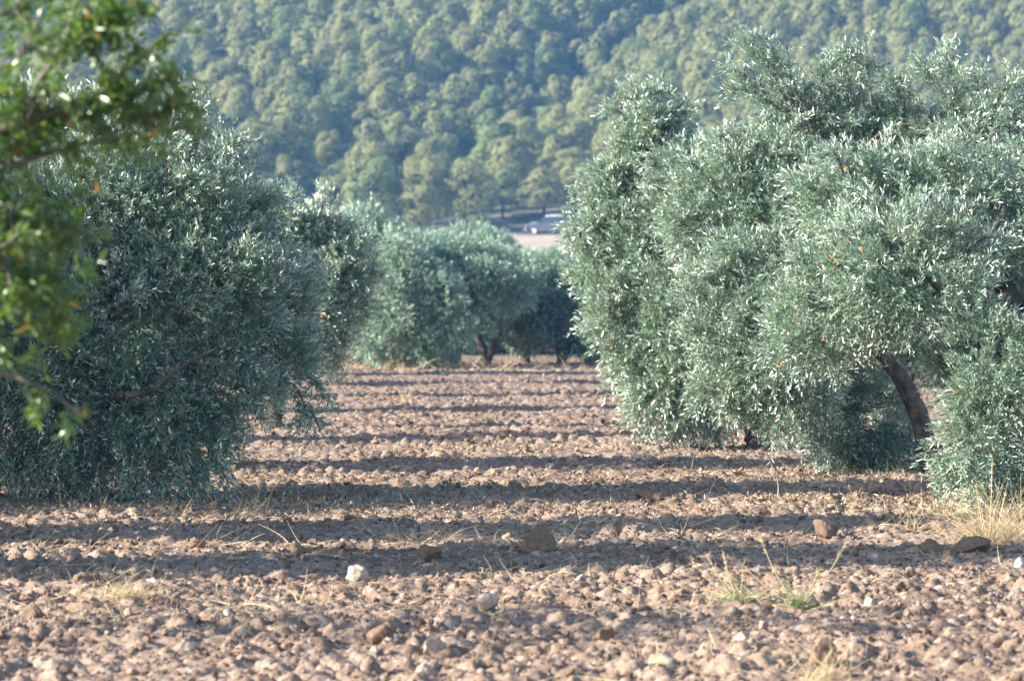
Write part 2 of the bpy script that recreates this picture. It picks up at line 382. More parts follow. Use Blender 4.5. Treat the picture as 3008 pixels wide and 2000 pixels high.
olive("olive_tree", at(3040, 1488, dR), tR0, .13, px_lobes(lobR0, dR, .8), "nearest olive tree at the right edge, dense silvery crown touching the dry grass", 202, per_m2=440,
      sprays=[(at(2800, 1380, dR-.7), at(2770, 1440, dR-.9), 18), (at(2480, 520, dR), at(2440, 450, dR), 30), (at(2890, 1420, dR-.8), at(2870, 1490, dR-.9), 26)],
      extra_trunks=[([at(3040, 1420, dR), at(2960, 1320, dR), at(2900, 1200, dR), at(2880, 1000, dR)], .07)])
d1 = 39.5
lobR1 = [(2330, 370, 90, 60, .3), (2500, 350, 90, 70, .5), (2660, 390, 100, 60, .3), (2980, 430, 100, 70, .3), (2830, 420, 90, 60, 0),
         (2300, 500, 150, 90, 0), (2500, 470, 160, 90, .3), (2700, 500, 170, 90, .4), (2160, 560, 140, 110, 0), (2360, 610, 140, 90, -.2), (2120, 700, 150, 120, .1), (2270, 800, 150, 120, -.5), (2150, 940, 150, 120, -.3),
         (2290, 1010, 140, 130, -.5), (2180, 1110, 130, 100, -.2), (2330, 1160, 110, 80, -.3), (2550, 1230, 100, 120, .6), (2640, 1330, 80, 80, .5), (2500, 1370, 60, 50, .5), (2490, 1110, 90, 80, .4), (2450, 1240, 80, 80, .4), (2800, 700, 250, 250, .8)]
tR1 = [at(2745, 1410, d1), at(2728, 1330, d1), at(2695, 1210, d1), at(2645, 1110, d1), at(2590, 1030, d1), at(2510, 820, d1), at(2470, 640, d1), at(2420, 480, d1), at(2370, 340, d1)]
olive("olive_tree", at(2745, 1405, d1), tR1, .085, px_lobes(lobR1, d1, .8), "tall bright olive tree with a bare leaning trunk and long shoots above its crown", 303, per_m2=440,
      sprays=[(at(2330, 330, d1), at(2185, 115, d1), 90), (at(2300, 330, d1), at(2150, 260, d1), 60), (at(2380, 350, d1), at(2250, 130, d1), 70), (at(2260, 300, d1), at(2140, 200, d1), 40), (at(2220, 450, d1), at(2120, 400, d1), 40), (at(2500, 300, d1), at(2470, 160, d1), 60), (at(2560, 310, d1), at(2540, 165, d1), 60),
              (at(2650, 330, d1), at(2620, 230, d1), 50), (at(2850, 400, d1), at(2700, 190, d1), 70), (at(2830, 380, d1), at(2775, 150, d1), 60), (at(2870, 420, d1), at(2870, 220, d1), 55), (at(2890, 380, d1), at(2985, 225, d1), 60), (at(2400, 350, d1), at(2420, 210, d1), 50), (at(2960, 400, d1), at(2990, 320, d1), 30), (at(2440, 1250, d1), at(2400, 1330, d1), 30)], thick=.02)
d2 = 47.0
lobR2 = [(1895, 385, 75, 65, 0), (1960, 440, 90, 80, .2), (1885, 460, 60, 55, 0), (1930, 560, 105, 90, .2), (2080, 600, 150, 110, .3), (2110, 520, 110, 80, .5), (2030, 500, 100, 80, -.4), (2020, 600, 120, 90, -.5), (2090, 700, 110, 100, -.4), (1990, 820, 110, 100, -.5), (1985, 960, 110, 120, -.6), (2060, 1030, 90, 90, -.6), (2090, 880, 90, 90, -.6), (1810, 620, 80, 70, 0), (1880, 700, 150, 110, -.1), (2020, 760, 150, 120, 0), (1765, 690, 60, 60, .2),
         (1775, 780, 80, 80, 0), (1870, 860, 130, 110, -.2), (2020, 910, 140, 120, -.1), (1830, 960, 90, 80, -.3), (1880, 1060, 80, 80, -.2), (1950, 1110, 100, 80, -.3), (1940, 1200, 85, 60, -.2), (2080, 1140, 110, 100, 0), (2220, 800, 150, 300, .4), (1980, 650, 60, 60, -.4), (1810, 540, 55, 50, 0)]
tR2 = [at(2230, 1320, d2), at(2210, 1200, d2), at(2150, 1000, d2), at(2080, 800, d2), at(2000, 600, d2), at(1940, 420, d2)]
olive("olive_tree", at(2230, 1318, d2), tR2, .11, px_lobes(lobR2, d2, .85), "pale silvery olive tree behind the leaning trunk one, bordering the open lane", 404, per_m2=370, leaf=(.068, .015), L=13,
      sprays=[(at(1870, 340, d2), at(1850, 270, d2), 40), (at(1920, 330, d2), at(1930, 275, d2), 40), (at(1840, 370, d2), at(1800, 325, d2), 30), (at(1980, 380, d2), at(2005, 320, d2), 40), (at(1740, 620, d2), at(1710, 570, d2), 26), (at(1730, 700, d2), at(1685, 700, d2), 22), (at(1790, 560, d2), at(1780, 500, d2), 40), (at(1790, 930, d2), at(1725, 950, d2), 26), (at(2100, 1200, d2), at(2110, 1290, d2), 40), (at(1950, 1230, d2), at(1990, 1285, d2), 30)])
dB = 54.0
lobB = [(840, 670, 80, 60, 0), (930, 705, 105, 85, .2), (1020, 765, 90, 80, 0), (820, 780, 120, 110, .2), (930, 850, 110, 110, 0), (1010, 880, 60, 80, .3), (880, 990, 90, 80, 0), (960, 1000, 55, 70, .2), (720, 900, 120, 160, 0)]
tB = [at(800, 1255, dB), at(810, 1150, dB), at(830, 1000, dB), at(880, 850, dB), at(900, 720, dB)]
olive("olive_tree", at(800, 1258, dB), tB, .11, px_lobes(lobB, dB, .85), "soft grey-green olive tree just behind the right flank of the large dark one", 505, per_m2=300, leaf=(.08, .018), L=12)

# ------------------------------------------------------------------ generic olives: four kinds shared by the far trees
def generic_parts(seed, h, rad, low, depth=1.0, lean=0.0, n=16, per_m2=150, leaf=(.105, .026), L=12, hexa=False, fork=True):
    g = np.random.default_rng(seed); lobes = []
    for k in range(n):
        a = k*2.399+g.uniform(-.3, .3); t = (k+.5)/n; zz = low+.35+(h-low-.75)*t
        rr = rad*(.50+.32*math.sin(math.pi*min(1, t*1.05)))*g.uniform(.55, 1.15)
        if t > .85: rr *= .4
        s = rad*g.uniform(.28, .42)
        lobes.append((np.array([math.cos(a)*rr+lean*zz*.3, math.sin(a)*rr*depth, zz]), np.array([s, s*depth, s*g.uniform(.8, 1.1)])))
    P, D = lobe_twigs(lobes, per_m2, seed, up=.45, down_z=low+.6)
    crown = mesh_np("olive crown", *leaf_field(P, D, L, leaf[0], leaf[1], .22, seed=seed, hexa=hexa, droop=.2), smooth=False)
    crown.materials.append(M_OLIVE_FAR)
    tps = [[(0, 0, -.1), (.05+lean*.2, .03, .35), (.2+lean*.5, .05, .9), (.3+lean*.9, 0, h*.6), (.2+lean, 0, h*.8)]]
    parts = [tube(bez(tps[0], 8), np.interp(np.linspace(0, 1, 33), [0, .1, 1], [.2, .12, .03]), 10, .08, seed)]
    if fork:
        q = [(0, 0, .1), (-.18, .05, .5), (-.4, .1, 1.0), (-.55, .0, h*.6)]
        parts.append(tube(bez(q, 8), np.linspace(.11, .03, 25), 8, .08, seed+2))
    V, F = merge(parts); trunk = mesh_np("olive trunk", V, F); trunk.materials.append(M_BARK)
    V, F = merge(limbs(np.array(tps[0]), .1, lobes, seed, .025, 3)); br = mesh_np("olive branches", V, F); br.materials.append(M_BARKT)
    return trunk, br, crown
KINDS = [generic_parts(1, 2.9, 1.6, .6), generic_parts(2, 2.8, 1.5, 1.15, lean=.2), generic_parts(3, 2.9, 1.5, .1, lean=-.25, n=18), generic_parts(4, 2.8, 1.55, 1.2, lean=.1)]
NARROW = generic_parts(5, 4.0, 1.2, .4, n=16, per_m2=150)
def place_olive(kind, x, y, rz, s, label, group="olive trees closing the far end of the lane"):
    x, y = float(x), float(y)
    r = empty("olive_tree", (x, y, float(height_big(x, y))), rz); r.scale = (s[0], s[1], s[2])
    tag(r, label, "olive tree", group)
    for nm, me in zip(("trunk", "branches", "crown"), kind): link(nm, me, None, r)
    return r
far = [(1050, 99, 3, 2.6, (1.05, .9, 1.2), "far olive tree with a black stubby trunk at the left end of the far row"),
       (1205, 95, 2, .4, (.85, .85, .93), "far olive tree whose dark foliage hangs down to the soil, left of the forked trunks"),
       (1335, 100, 3, 0.1, (.95, .9, .98), "far olive tree with a slim trunk leaning right, middle of the far row"),
       (1432, 102, 1, 2.9, (.95, .9, .97), "far olive tree with a trunk leaning left, beside the slim trunked one"),
       (1545, 104, 1, 1.2, (1.0, .9, .93), "far olive tree right of the leaning trunks with a short straight trunk"),
       (1650, 103, 0, 3.6, (1.0, .9, .86), "dark round olive tree near the right end of the far row"),
       (1765, 103, 2, 5.2, (.95, .9, .88), "last olive tree of the far row, partly behind the pale silvery one")]
for px, d, k, rz, s, lab in far: place_olive(KINDS[k], (px-CX)/FPX*d, d, rz, s, lab)
ORD = ["leftmost", "second from the left", "third from the left", "fourth from the left", "fifth from the left", "sixth from the left", "seventh from the left", "rightmost"]
for i, (px, d, k, rz) in enumerate([(960, 115, 1, 1.), (1120, 118, 0, 2.), (1270, 117, 1, 4.), (1390, 121, 3, 5.1), (1490, 116, 2, 3.), (1600, 120, 0, .7), (1710, 118, 1, 2.2), (1830, 117, 3, 4.4)]):
    place_olive(KINDS[k], (px-CX)/FPX*d, d, rz, (1, 1, .88 if px > 1400 else (1.3 if px < 1000 else 1.12)), "pale olive tree glimpsed behind the far row, %s of eight" % ORD[i], "olive trees of the second far row")
# the row to the left of the lane, mostly hidden behind the big left tree, and the next row beyond the picture's edge
for i, (x, d) in enumerate([(-5.2, 40.9), (-5.0, 61.4), (-5.2, 69.9), (-5.2, 79.1), (-5.4, 88.4)]):
    place_olive(NARROW, x, d, (i*37 % 10)*.63, (1, (1, .8, 1.1, .9, 1)[i], 1), "olive tree behind the large dark left one, %s down the lane" % ["nearest", "second", "third", "fourth", "farthest"][i], "olive trees of the left row")
for i, (x, d) in enumerate([(-5.0, 26.0), (-5.4, 29.4), (-6.9, 48.7), (-7.7, 33.6)]):
    place_olive(NARROW, x, d, (i%2)*3.14, (.85, (1.05, .85, .9, 1.5)[i], 1.1), "olive tree outside the left edge casting the %s" % ["nearest wide shadow band", "second nearest shadow band", "shadow band beside the big left tree", "shade on the big left tree"][i], "olive trees beyond the left edge")
for i, (x, d) in enumerate([(5.0, 56.), (6.0, 66.), (6.6, 77.), (7.2, 88.)]):
    place_olive(KINDS[i % 4], x, d, i*1.1, (1, 1, 1.1), "olive tree hidden behind the pale silvery one, %s down the lane" % ["nearest", "second", "third", "farthest"][i], "olive trees of the right row")

DAPPLE_TREE = generic_parts(9, 3.4, 1.3, 1.3, n=13, per_m2=11)  # sparse tree added out of view to throw dappled shade on the near soil
place_olive(DAPPLE_TREE, -5.2, 20.6, 0, (1, 1, 1), "thin unseen tree added outside the lower left edge to dapple the soil", None)
# ------------------------------------------------------------------ almond branches reaching in from the left
dM = 14.0
def almond():
    base = np.array([-3.9, 17.6, 0.0]); root = empty("almond_tree", base)
    base = np.array([-3.3, 14.5, 0.0]); root.location = base
    tag(root, "blurred bright green almond tree reaching in from the left edge with a few orange leaves", "almond tree")
    trunk = [base, base+[.1, 0, .7], base+[.35, -.1, 1.4], at(-500, 560, dM), at(-420, 200, dM), at(-350, -200, dM)]
    V, F = tube(bez(trunk, 10), np.interp(np.linspace(0, 1, 51), [0, 1], [.14, .05]), 12, .05, 3)
    link("trunk", mesh_np("almond trunk", V-base, F), M_BARK, root)
    A = lambda *p: [at(x, y, dM+dd) for x, y, dd in p]
    br = [(A((-430, 520, 0), (-200, 440, 0), (0, 385, 0), (130, 340, 0), (280, 285, 0), (380, 200, 0), (500, 95, 0)), .022),
          (A((-420, 400, .2), (-150, 420, .1), (60, 370, 0), (110, 250, 0), (190, 140, 0), (215, 40, 0), (260, -60, 0)), .020),
          (A((-430, 560, .2), (-150, 510, .1), (50, 480, 0), (180, 440, 0), (350, 400, 0), (560, 375, 0)), .016),
          (A((-450, 700, 0), (-200, 650, 0), (0, 625, 0), (120, 640, .1), (260, 690, .1)), .014),
          (A((0, 385, 0), (100, 350, .1), (320, 330, .1), (530, 300, .1)), .009),
          (A((-420, 200, .3), (-150, 120, .3), (50, 20, .2), (220, -40, .2), (380, -60, .2)), .016),
          (A((-480, 820, .2), (-250, 870, .2), (-80, 820, .1), (80, 860, .1), (240, 960, 0)), .012),
          (A((-470, 880, .2), (-200, 1010, .1), (50, 1110, 0), (140, 1150, 0), (235, 1215, 0)), .013),
          (A((190, 140, 0), (300, 60, 0), (380, 20, .1)), .008), (A((280, 285, 0), (420, 260, 0), (515, 210, 0)), .007),
          (A((-430, 300, -.2), (-200, 260, -.2), (40, 180, -.2), (120, 60, -.2)), .012),
          (A((0, 960, 0), (-100, 900, 0), (60, 940, 0), (150, 1010, .1)), .007),
          (A((-200, 650, 0), (-60, 720, -.1), (60, 780, -.1), (200, 800, 0)), .010)]
    parts = []; P = []; D = []; g = np.random.default_rng(5)
    dens = [62, 66, 74, 90, 75, 46, 110, 18, 55, 42, 60, 44, 90]
    for (pts, r), n in zip(br, dens):
        c = bez(pts, 8); parts.append(tube(c, np.linspace(r, r*.28, len(c)), 7, .05, 2))
        for _ in range(int(n)):
            i = (.16+.84*g.uniform()**1.35)*(len(c)-1.01); k = int(i); p = c[k]+(c[k+1]-c[k])*(i-k)
            lim = np.interp(p[0], [-1.7, -1.5, -1.3, -1.1], [.20, .095, .06, .03]) 
            if g.uniform() < .5: lim *= .4
            dr = norm(c[min(k+1, len(c)-1)]-c[k]+g.normal(0, .9, 3)*.14+np.array([0, 0, -.02]))
            o = norm(g.normal(0, 1, 3)); q = p+o*lim*g.uniform(.1, 1)
            if g.uniform() < .35: parts.append(tube(bez([p, (p+q)/2+g.normal(0, .01, 3), q], 3), [.004]*7, 4))
            P.append(q); D.append(norm(o*.6+dr*.6+np.array([0, 0, -.35])+g.normal(0, .3, 3)))
    V, F = merge(parts); link("branches", mesh_np("almond branches", V-base, F), M_BARKT, root)
    V, F = leaf_field(np.array(P)-base, np.array(D), 10, .048, .0145, .085, seed=9, hexa=True, droop=.5, spread=.8)
    link("crown", mesh_np("almond leaves", V, F, smooth=False), M_ALMOND, root)
almond()

# ------------------------------------------------------------------ clods, stones
def ico(sub):
    import bmesh
    bm = bmesh.new(); bmesh.ops.create_icosphere(bm, subdivisions=sub, radius=1)
    V = np.array([v.co[:] for v in bm.verts]); F = np.array([[v.index for v in f.verts] for f in bm.faces]); bm.free(); return V, F
ICO = {1: ico(1), 2: ico(2), 3: ico(3), 4: ico(4)}
def lump(sub, seed, cuts=13, rough=.12):
    """a rounded clod with some broken flat faces"""
    g = np.random.default_rng(seed); V, F = ICO[sub]; V = V.copy()
    for _ in range(cuts):
        n = norm(g.normal(0, 1, 3)); h = g.uniform(.48, .88); d = V@n; over = np.maximum(d-h, 0); V = V-over[:, None]*n*.95
    f = 1+rough*(np.sin(V@g.normal(0, 2.6, 3)+g.uniform(0, 6))+np.sin(V@g.normal(0, 4.5, 3))*.6)+g.normal(0, rough*.22, len(V))
    return V*f[:, None], F
def rots(n, g):
    q = norm(g.normal(0, 1, (n, 4))); a, b, c, d = q.T
    return np.stack([np.stack([1-2*(c*c+d*d), 2*(b*c-a*d), 2*(b*d+a*c)], -1), np.stack([2*(b*c+a*d), 1-2*(b*b+d*d), 2*(c*d-a*b)], -1), np.stack([2*(b*d-a*c), 2*(c*d+a*b), 1-2*(b*b+c*c)], -1)], 1)
def scatter_clods(name, y0, y1, dens, rmin, rmax, power, sub, seed, mat, label, sink=.25):
    g = np.random.default_rng(seed); parts = []
    hw = y1*.130+1.3; n = int(dens*(y1-y0)*2*hw)
    x = g.uniform(-hw, hw, n); y = g.uniform(y0, y1, n)
    keep = np.abs(x) < y*.130+1.3
    keep &= g.uniform(0, 1, n) < .35+1.1*vnoise(x*.9, y*.9, 55)
    x = x[keep]; y = y[keep]; n = len(x)
    r = rmin*(1-g.uniform(0, 1, n)*(1-(rmin/rmax)**power))**(-1/power)
    z = ground_z(x, y)+r*(1-sink*2)*.6
    tm = [lump(sub, seed*31+k, cuts=9, rough=.17) for k in range(14)]
    which = g.integers(0, 14, n); Rm = rots(n, g); sc = r[:, None]*g.uniform(.72, 1.25, (n, 3))
    for k in range(14):
        m = which == k; V, F = tm[k]; nv = len(V); c = m.sum()
        W = np.einsum('nij,vj->nvi', Rm[m], V)*sc[m][:, None]*np.array([1, 1, .82])+np.stack([x, y, z], -1)[m][:, None]
        parts.append((W.reshape(-1, 3), (F[None]+(np.arange(c)*nv)[:, None, None]).reshape(-1, 3)))
    V, F = merge(parts); return tag(link(name, mesh_np(name, V, F, smooth=False), mat), label, "clods", kind="stuff")
scatter_clods("soil_clods", 16.5, 44, 95, .011, .042, 2.6, 2, 3, M_CLOD, "rounded soil clods and pebbles covering the near part of the field")
scatter_clods("small_clods", 16.5, 44, 400, .006, .016, 1.8, 1, 4, M_CLOD, "small crumbs of soil and gravel between the near clods")
scatter_clods("distant_clods", 44, 112, 34, .016, .055, 2.4, 1, 5, M_CLOD, "soil clods on the far part of the field", sink=.2)

rocks = [  # px, py (base), width px, height ratio, material, label, name, category
    (458, 1725, 74, .62, M_ROCK, "pale angular rock lying alone near the left of the front edge of the shadow", "rock"),
    (1052, 1708, 78, .72, M_ROCK, "pinkish slab of rock tilted up, left of the picture's middle", "rock"),
    (1258, 1650, 82, .75, M_CLODB, "dark brown soil clod in the nearest shadow band, left of the biggest one", "clod"),
    (1592, 1640, 138, .6, M_CLODB, "biggest brown soil clod, in the nearest shadow band at the picture's middle", "clod"),
    (2738, 1640, 70, .85, M_CLODB, "upright dark clod in the shade left of the long dark mound by the dry grass", "clod"),
    (2850, 1636, 130, .45, M_CLODB, "long low dark clod mound beside the dry grass at right", "clod"),
    (2428, 1588, 78, .7, M_CLODB, "rounded dark clod in the shadow band above the thin weed stems", "clod"),
    (1432, 1835, 74, .8, M_ROCK, "blocky tan stone standing right below the picture's middle", "rock"),
    (1272, 1918, 84, .7, M_ROCK, "pointed tan stone near the bottom, right of the brown one", "rock"),
    (1118, 1905, 86, .65, M_CLODB, "brown jagged clod near the bottom, left of the pointed stone", "clod"),
    (2425, 1965, 100, .8, M_CLODB, "large blurred brown clod at the bottom edge towards the right", "clod"),
    (1250, 1985, 80, .7, M_ROCK, "tan stone cut close to the bottom edge of the picture", "rock"),
    (672, 1818, 46, .65, M_ROCKW, "small pinkish white stone in the lower left part", "rock"),
    (1235, 1720, 48, .6, M_ROCKW, "whitish stone right of the pinkish slab", "rock"),
    (2998, 1662, 50, .8, M_ROCKW, "grey white stone at the right edge below the dry grass", "rock"),
    (1892, 1470, 58, .6, M_CLODB, "dark clod in the middle distance shadow, left one of a close pair", "clod"),
    (1935, 1474, 50, .6, M_CLODB, "dark clod in the middle distance shadow, right one of a close pair", "clod"),
    (870, 1640, 56, .7, M_CLODB, "reddish clod in the sunny strip left of the big dark clods", "clod"),
    (575, 1612, 60, .55, M_CLODB, "reddish brown clod pair end, on the sunny strip at left", "clod"),
    (2060, 1688, 56, .55, M_ROCK, "flat pinkish stone at the edge of the shade above the green tuft", "rock"),
    (100, 1815, 70, .8, M_CLODB, "tall brown clod at far left below the nearest shadow band", "clod"),
    (250, 1735, 90, .5, M_CLODB, "low brown clod at left beside the pale angular rock", "clod"),
    (2560, 1790, 66, .6, M_ROCK, "tan stone in the lower right, right of the weed stems", "rock"),
    (1775, 1905, 70, .6, M_CLODB, "brown clod low in the picture, right of the blocky tan stone", "clod"),
    (545, 1915, 64, .55, M_ROCK, "tan stone low in the picture at left", "rock"),
    (2180, 1905, 60, .6, M_ROCK, "pale tan stone low in the picture below the green tuft", "rock"),
]
for i, (px, py, wpx, hr, mt, lab, nm) in enumerate(rocks):
    d = CAMH*FPX/(py-HY); x = (px-CX)/FPX*d; r = wpx/FPX*d/2
    V, F = lump(4, 900+i, cuts=12, rough=.08); g = np.random.default_rng(i); V = V*(1+.36*(fbm(V[:, 0]*3+i, V[:, 1]*3+V[:, 2]*2.3, 4, 3)-.47)+.26*(fbm(V[:, 0]*9+V[:, 2]*7, V[:, 1]*9-V[:, 2]*5, 3, 8)-.45))[:, None]
    V = V/np.abs(V).max(0)*np.array([r, r*.8, wpx*hr/FPX*d*.62])
    z = float(ground_z(x+g.uniform(-r, r, 30), d+g.uniform(-r, r, 30)).mean())+.012
    V = V+np.array([0, 0, wpx*hr/FPX*d*.33])
    o = link(nm, mesh_np(nm, V, F), mt); o.location = (x, d, z-.004)
    tag(o, lab, nm, "loose rocks and clods on the field")

# ------------------------------------------------------------------ dry straw and weeds
def blades(P, D, ln, w, bend, seed, segs=4):
    g = np.random.default_rng(seed); n = len(P); D = norm(D); s = np.linspace(0, 1, segs+1)
    side = norm(np.cross(D, g.normal(0, 1, (n, 3)))); bd = g.normal(0, 1, (n, 3))*bend; bd[:, 2] -= bend*.6
    ln = ln*g.uniform(.5, 1.3, (n, 1))
    c = P[:, None]+D[:, None]*(s[None, :, None]*ln[:, None])+bd[:, None]*(s**2)[None, :, None]*ln[:, None]
    ww = w*(1-s*.75)[None, :, None]*g.uniform(.7, 1.3, (n, 1, 1))
    V = np.stack([c-side[:, None]*ww/2, c+side[:, None]*ww/2], 2).reshape(-1, 3)
    k = (segs+1)*2; o = (np.arange(n)*k)[:, None, None]+(np.arange(segs)*2)[None, :, None]
    F = (o+np.array([0, 1, 3, 2])).reshape(-1, 4); return V, F
def straw_scatter():
    g = np.random.default_rng(8); n = 9500
    y = 16.5+(60-16.5)*g.uniform(0, 1, n)**1.5; x = g.uniform(-1, 1, n)*(y*.13+.2)
    k = vnoise(x*.8, y*.8, 71) > .45; x = x[k]; y = y[k]; n = len(x)
    z = ground_z(x, y)+g.uniform(.0, .03, n)
    D = g.normal(0, 1, (n, 3)); D[:, 2] = np.abs(D[:, 2])*.35+.08
    up = g.uniform(0, 1, n) < .10; D[up] = g.normal(0, .35, (up.sum(), 3))+[0, 0, 1]
    V, F = blades(np.stack([x, y, z], -1), D, .13, .0045, .5, 3)
    tag(link("straw", mesh_np("straw", V, F), M_STRAW), "loose dry straw stalks strewn over the tilled soil", "straw", kind="stuff")
straw_scatter()
def litter():
    g = np.random.default_rng(31); P = []
    for cx, cy, sx, sy, n in ((-2.9, 34.6, 1.8, 1.3, 3500), (3.6, 34.2, 1.3, 1.1, 3200), (3.5, 39, 1.4, 1.3, 2200), (2.4, 46, 1.6, 1.6, 1800)):
        x = g.normal(cx, sx, n); y = g.normal(cy, sy, n); P.append(np.stack([x, y, ground_z(x, y)+g.uniform(.003, .02, n)], -1))
    P = np.concatenate(P); D = g.normal(0, 1, P.shape)*[1, 1, .25]
    V, F = leaf_field(P, D, 2, .055, .014, .06, spread=.5, seed=2, lnoise=.8)
    tag(link("leaf_litter", mesh_np("leaf litter", V, F, smooth=False), M_LITTER), "dry fallen olive leaves scattered under the crowns", "leaves", kind="stuff")
litter()
def tuft(name, px, py, n, spread, ln, w, bend, up, mat, label, cat, seed, green=0, stems=(), flat=.0, group="weeds and dry grass on the field"):
    ln *= 1.2; stems = [(a, b, c*1.5) for a, b, c in stems]
    d = CAMH*FPX/(py-HY); x = (px-CX)/FPX*d; g = np.random.default_rng(seed)
    z = float(ground_z(np.array([x]), np.array([d]))[0]); root = empty(name, (x, d, z)); tag(root, label, cat, group)
    P = g.normal(0, 1, (n, 3))*np.array([spread, spread, 0]); P[:, 2] = g.uniform(0, flat, n) if flat else 0
    P[:, 2] += ground_z(P[:, 0]+x, P[:, 1]+d)-z
    D = g.normal(0, 1, (n, 3)); D[:, 2] = np.abs(D[:, 2])*.3+up
    link("blades", mesh_np("blades", *blades(P, D, ln, w, bend, seed)), mat, root)
    if green:
        P = g.normal(0, 1, (green, 3))*np.array([spread*.7, spread*.7, 0]); D = g.normal(0, 1, (green, 3)); D[:, 2] = np.abs(D[:, 2])+.3
        link("leaves", mesh_np("green blades", *blades(P, D, .085, .008, .5, seed+1)), M_GRASS, root)
    for k, (dx, dz, r) in enumerate(stems):      # tall dry stalks with a seed head
        tip = np.array([dx, .05, dz]); pts = bez([(0, 0, -.02), tip*.5+np.array([dx*.12, 0, 0]), tip], 6)
        V, F = tube(pts, np.linspace(r, r*.5, len(pts)), 5)
        st = link("stalk", mesh_np("stalk", V, F), M_STRAW, root)
        m = 26; q = g.uniform(.75, 1, m); i = (q*(len(pts)-1.01)).astype(int); pp = pts[i]
        dd = norm(tip)+g.normal(0, .4, (m, 3)); link("seed_head", mesh_np("seed head", *blades(pp, dd, .03, .005, .2, k)), M_STRAW, st)
    return root
tuft("weed", 2170, 1790, 90, .06, .20, .003, .35, 1.0, M_STRAW, "pale green and straw tuft with thin stalks fanning left, lower right", "weed", 1, green=150, stems=[(-.17, .26, .0022), (-.26, .24, .002), (.03, .2, .002), (-.08, .27, .002)])
tuft("weed", 2345, 1800, 30, .04, .14, .003, .35, .6, M_STRAW, "low green rosette with long bare stalks splayed like a V", "weed", 2, green=110, stems=[(-.20, .36, .0024), (.26, .33, .0028), (-.02, .16, .002), (.12, .2, .002), (-.30, .22, .002)])
tuft("dry_grass", 2905, 1600, 420, .13, .34, .0034, .25, 1.3, M_STRAW, "tall clump of dry golden grass at the right edge under the nearest olive tree", "dry grass", 3, stems=[(.03, .62, .003), (-.08, .45, .003), (.12, .4, .003)])
tuft("dry_grass", 2990, 1590, 260, .13, .32, .0034, .25, 1.2, M_STRAW, "dry golden grass clump cut by the right edge, right of the tall one", "dry grass", 4)
tuft("dry_grass", 2790, 1520, 200, .14, .15, .004, .5, .5, M_STRAW, "reddish flattened dry grass under the hanging right foliage, left of the tall clump", "dry grass", 5, green=40)
tuft("dry_grass", 370, 1790, 700, .10, .07, .002, .6, .5, M_STRAW, "fluffy blurred mound of fine straw at lower left", "dry grass", 6, flat=.03)
tuft("dry_grass", 1205, 1455, 220, .12, .11, .003, .7, .5, M_STRAW, "pale tangle of dry stalks in the middle distance shade", "dry grass", 7, flat=.04)
tuft("dry_grass", 735, 1508, 90, .14, .16, .0035, .8, .3, M_STRAW, "small arched bundle of dry stalks on the sunny strip left of centre", "dry grass", 8, flat=.04)
tuft("dry_grass", 1300, 1590, 150, .16, .12, .0028, .8, .3, M_STRAW, "loose straw tangle in the shadow band above the biggest clod", "dry grass", 9, flat=.03)
tuft("dry_grass", 1195, 1195, 30, .05, .30, .008, .2, 1.5, M_STRAW, "single pale upright dry tuft far up the lane", "dry grass", 10)
tuft("dry_grass", 2500, 1440, 160, .3, .14, .004, .6, .4, M_STRAW, "faded dry grass patch at the foot of the leaning trunk", "dry grass", 12, flat=.03)
tuft("dry_grass", 2620, 1410, 200, .25, .13, .004, .6, .5, M_STRAW, "straggly dry grass mat under the hanging foliage beside the leaning trunk", "dry grass", 13, flat=.03)
tuft("dry_grass", 2700, 1560, 150, .22, .12, .004, .6, .4, M_STRAW, "thin scatter of dry grass left of the tall clump, on the sunny strip", "dry grass", 14, green=20, flat=.02)
tuft("dry_grass", 2420, 1990, 160, .06, .11, .003, .4, .9, M_STRAW, "blurred straw tuft at the very bottom edge beside a large clod", "dry grass", 15)
for i, px in enumerate((1290, 1370, 1500, 1585, 1180, 1690, 1000, 1450)):
    tuft("dry_grass", px, 1084+(i % 3)*5, 70, .4, .26, .012, .5, .9, M_STRAW, "low dry grass at the feet of the far olive trunks, %s of eight" % ["third from the left", "fourth from the left", "sixth from the left", "seventh from the left", "second from the left", "rightmost", "leftmost", "fifth from the left"][i], "dry grass", 20+i, green=120, group="dry grass along the far row")

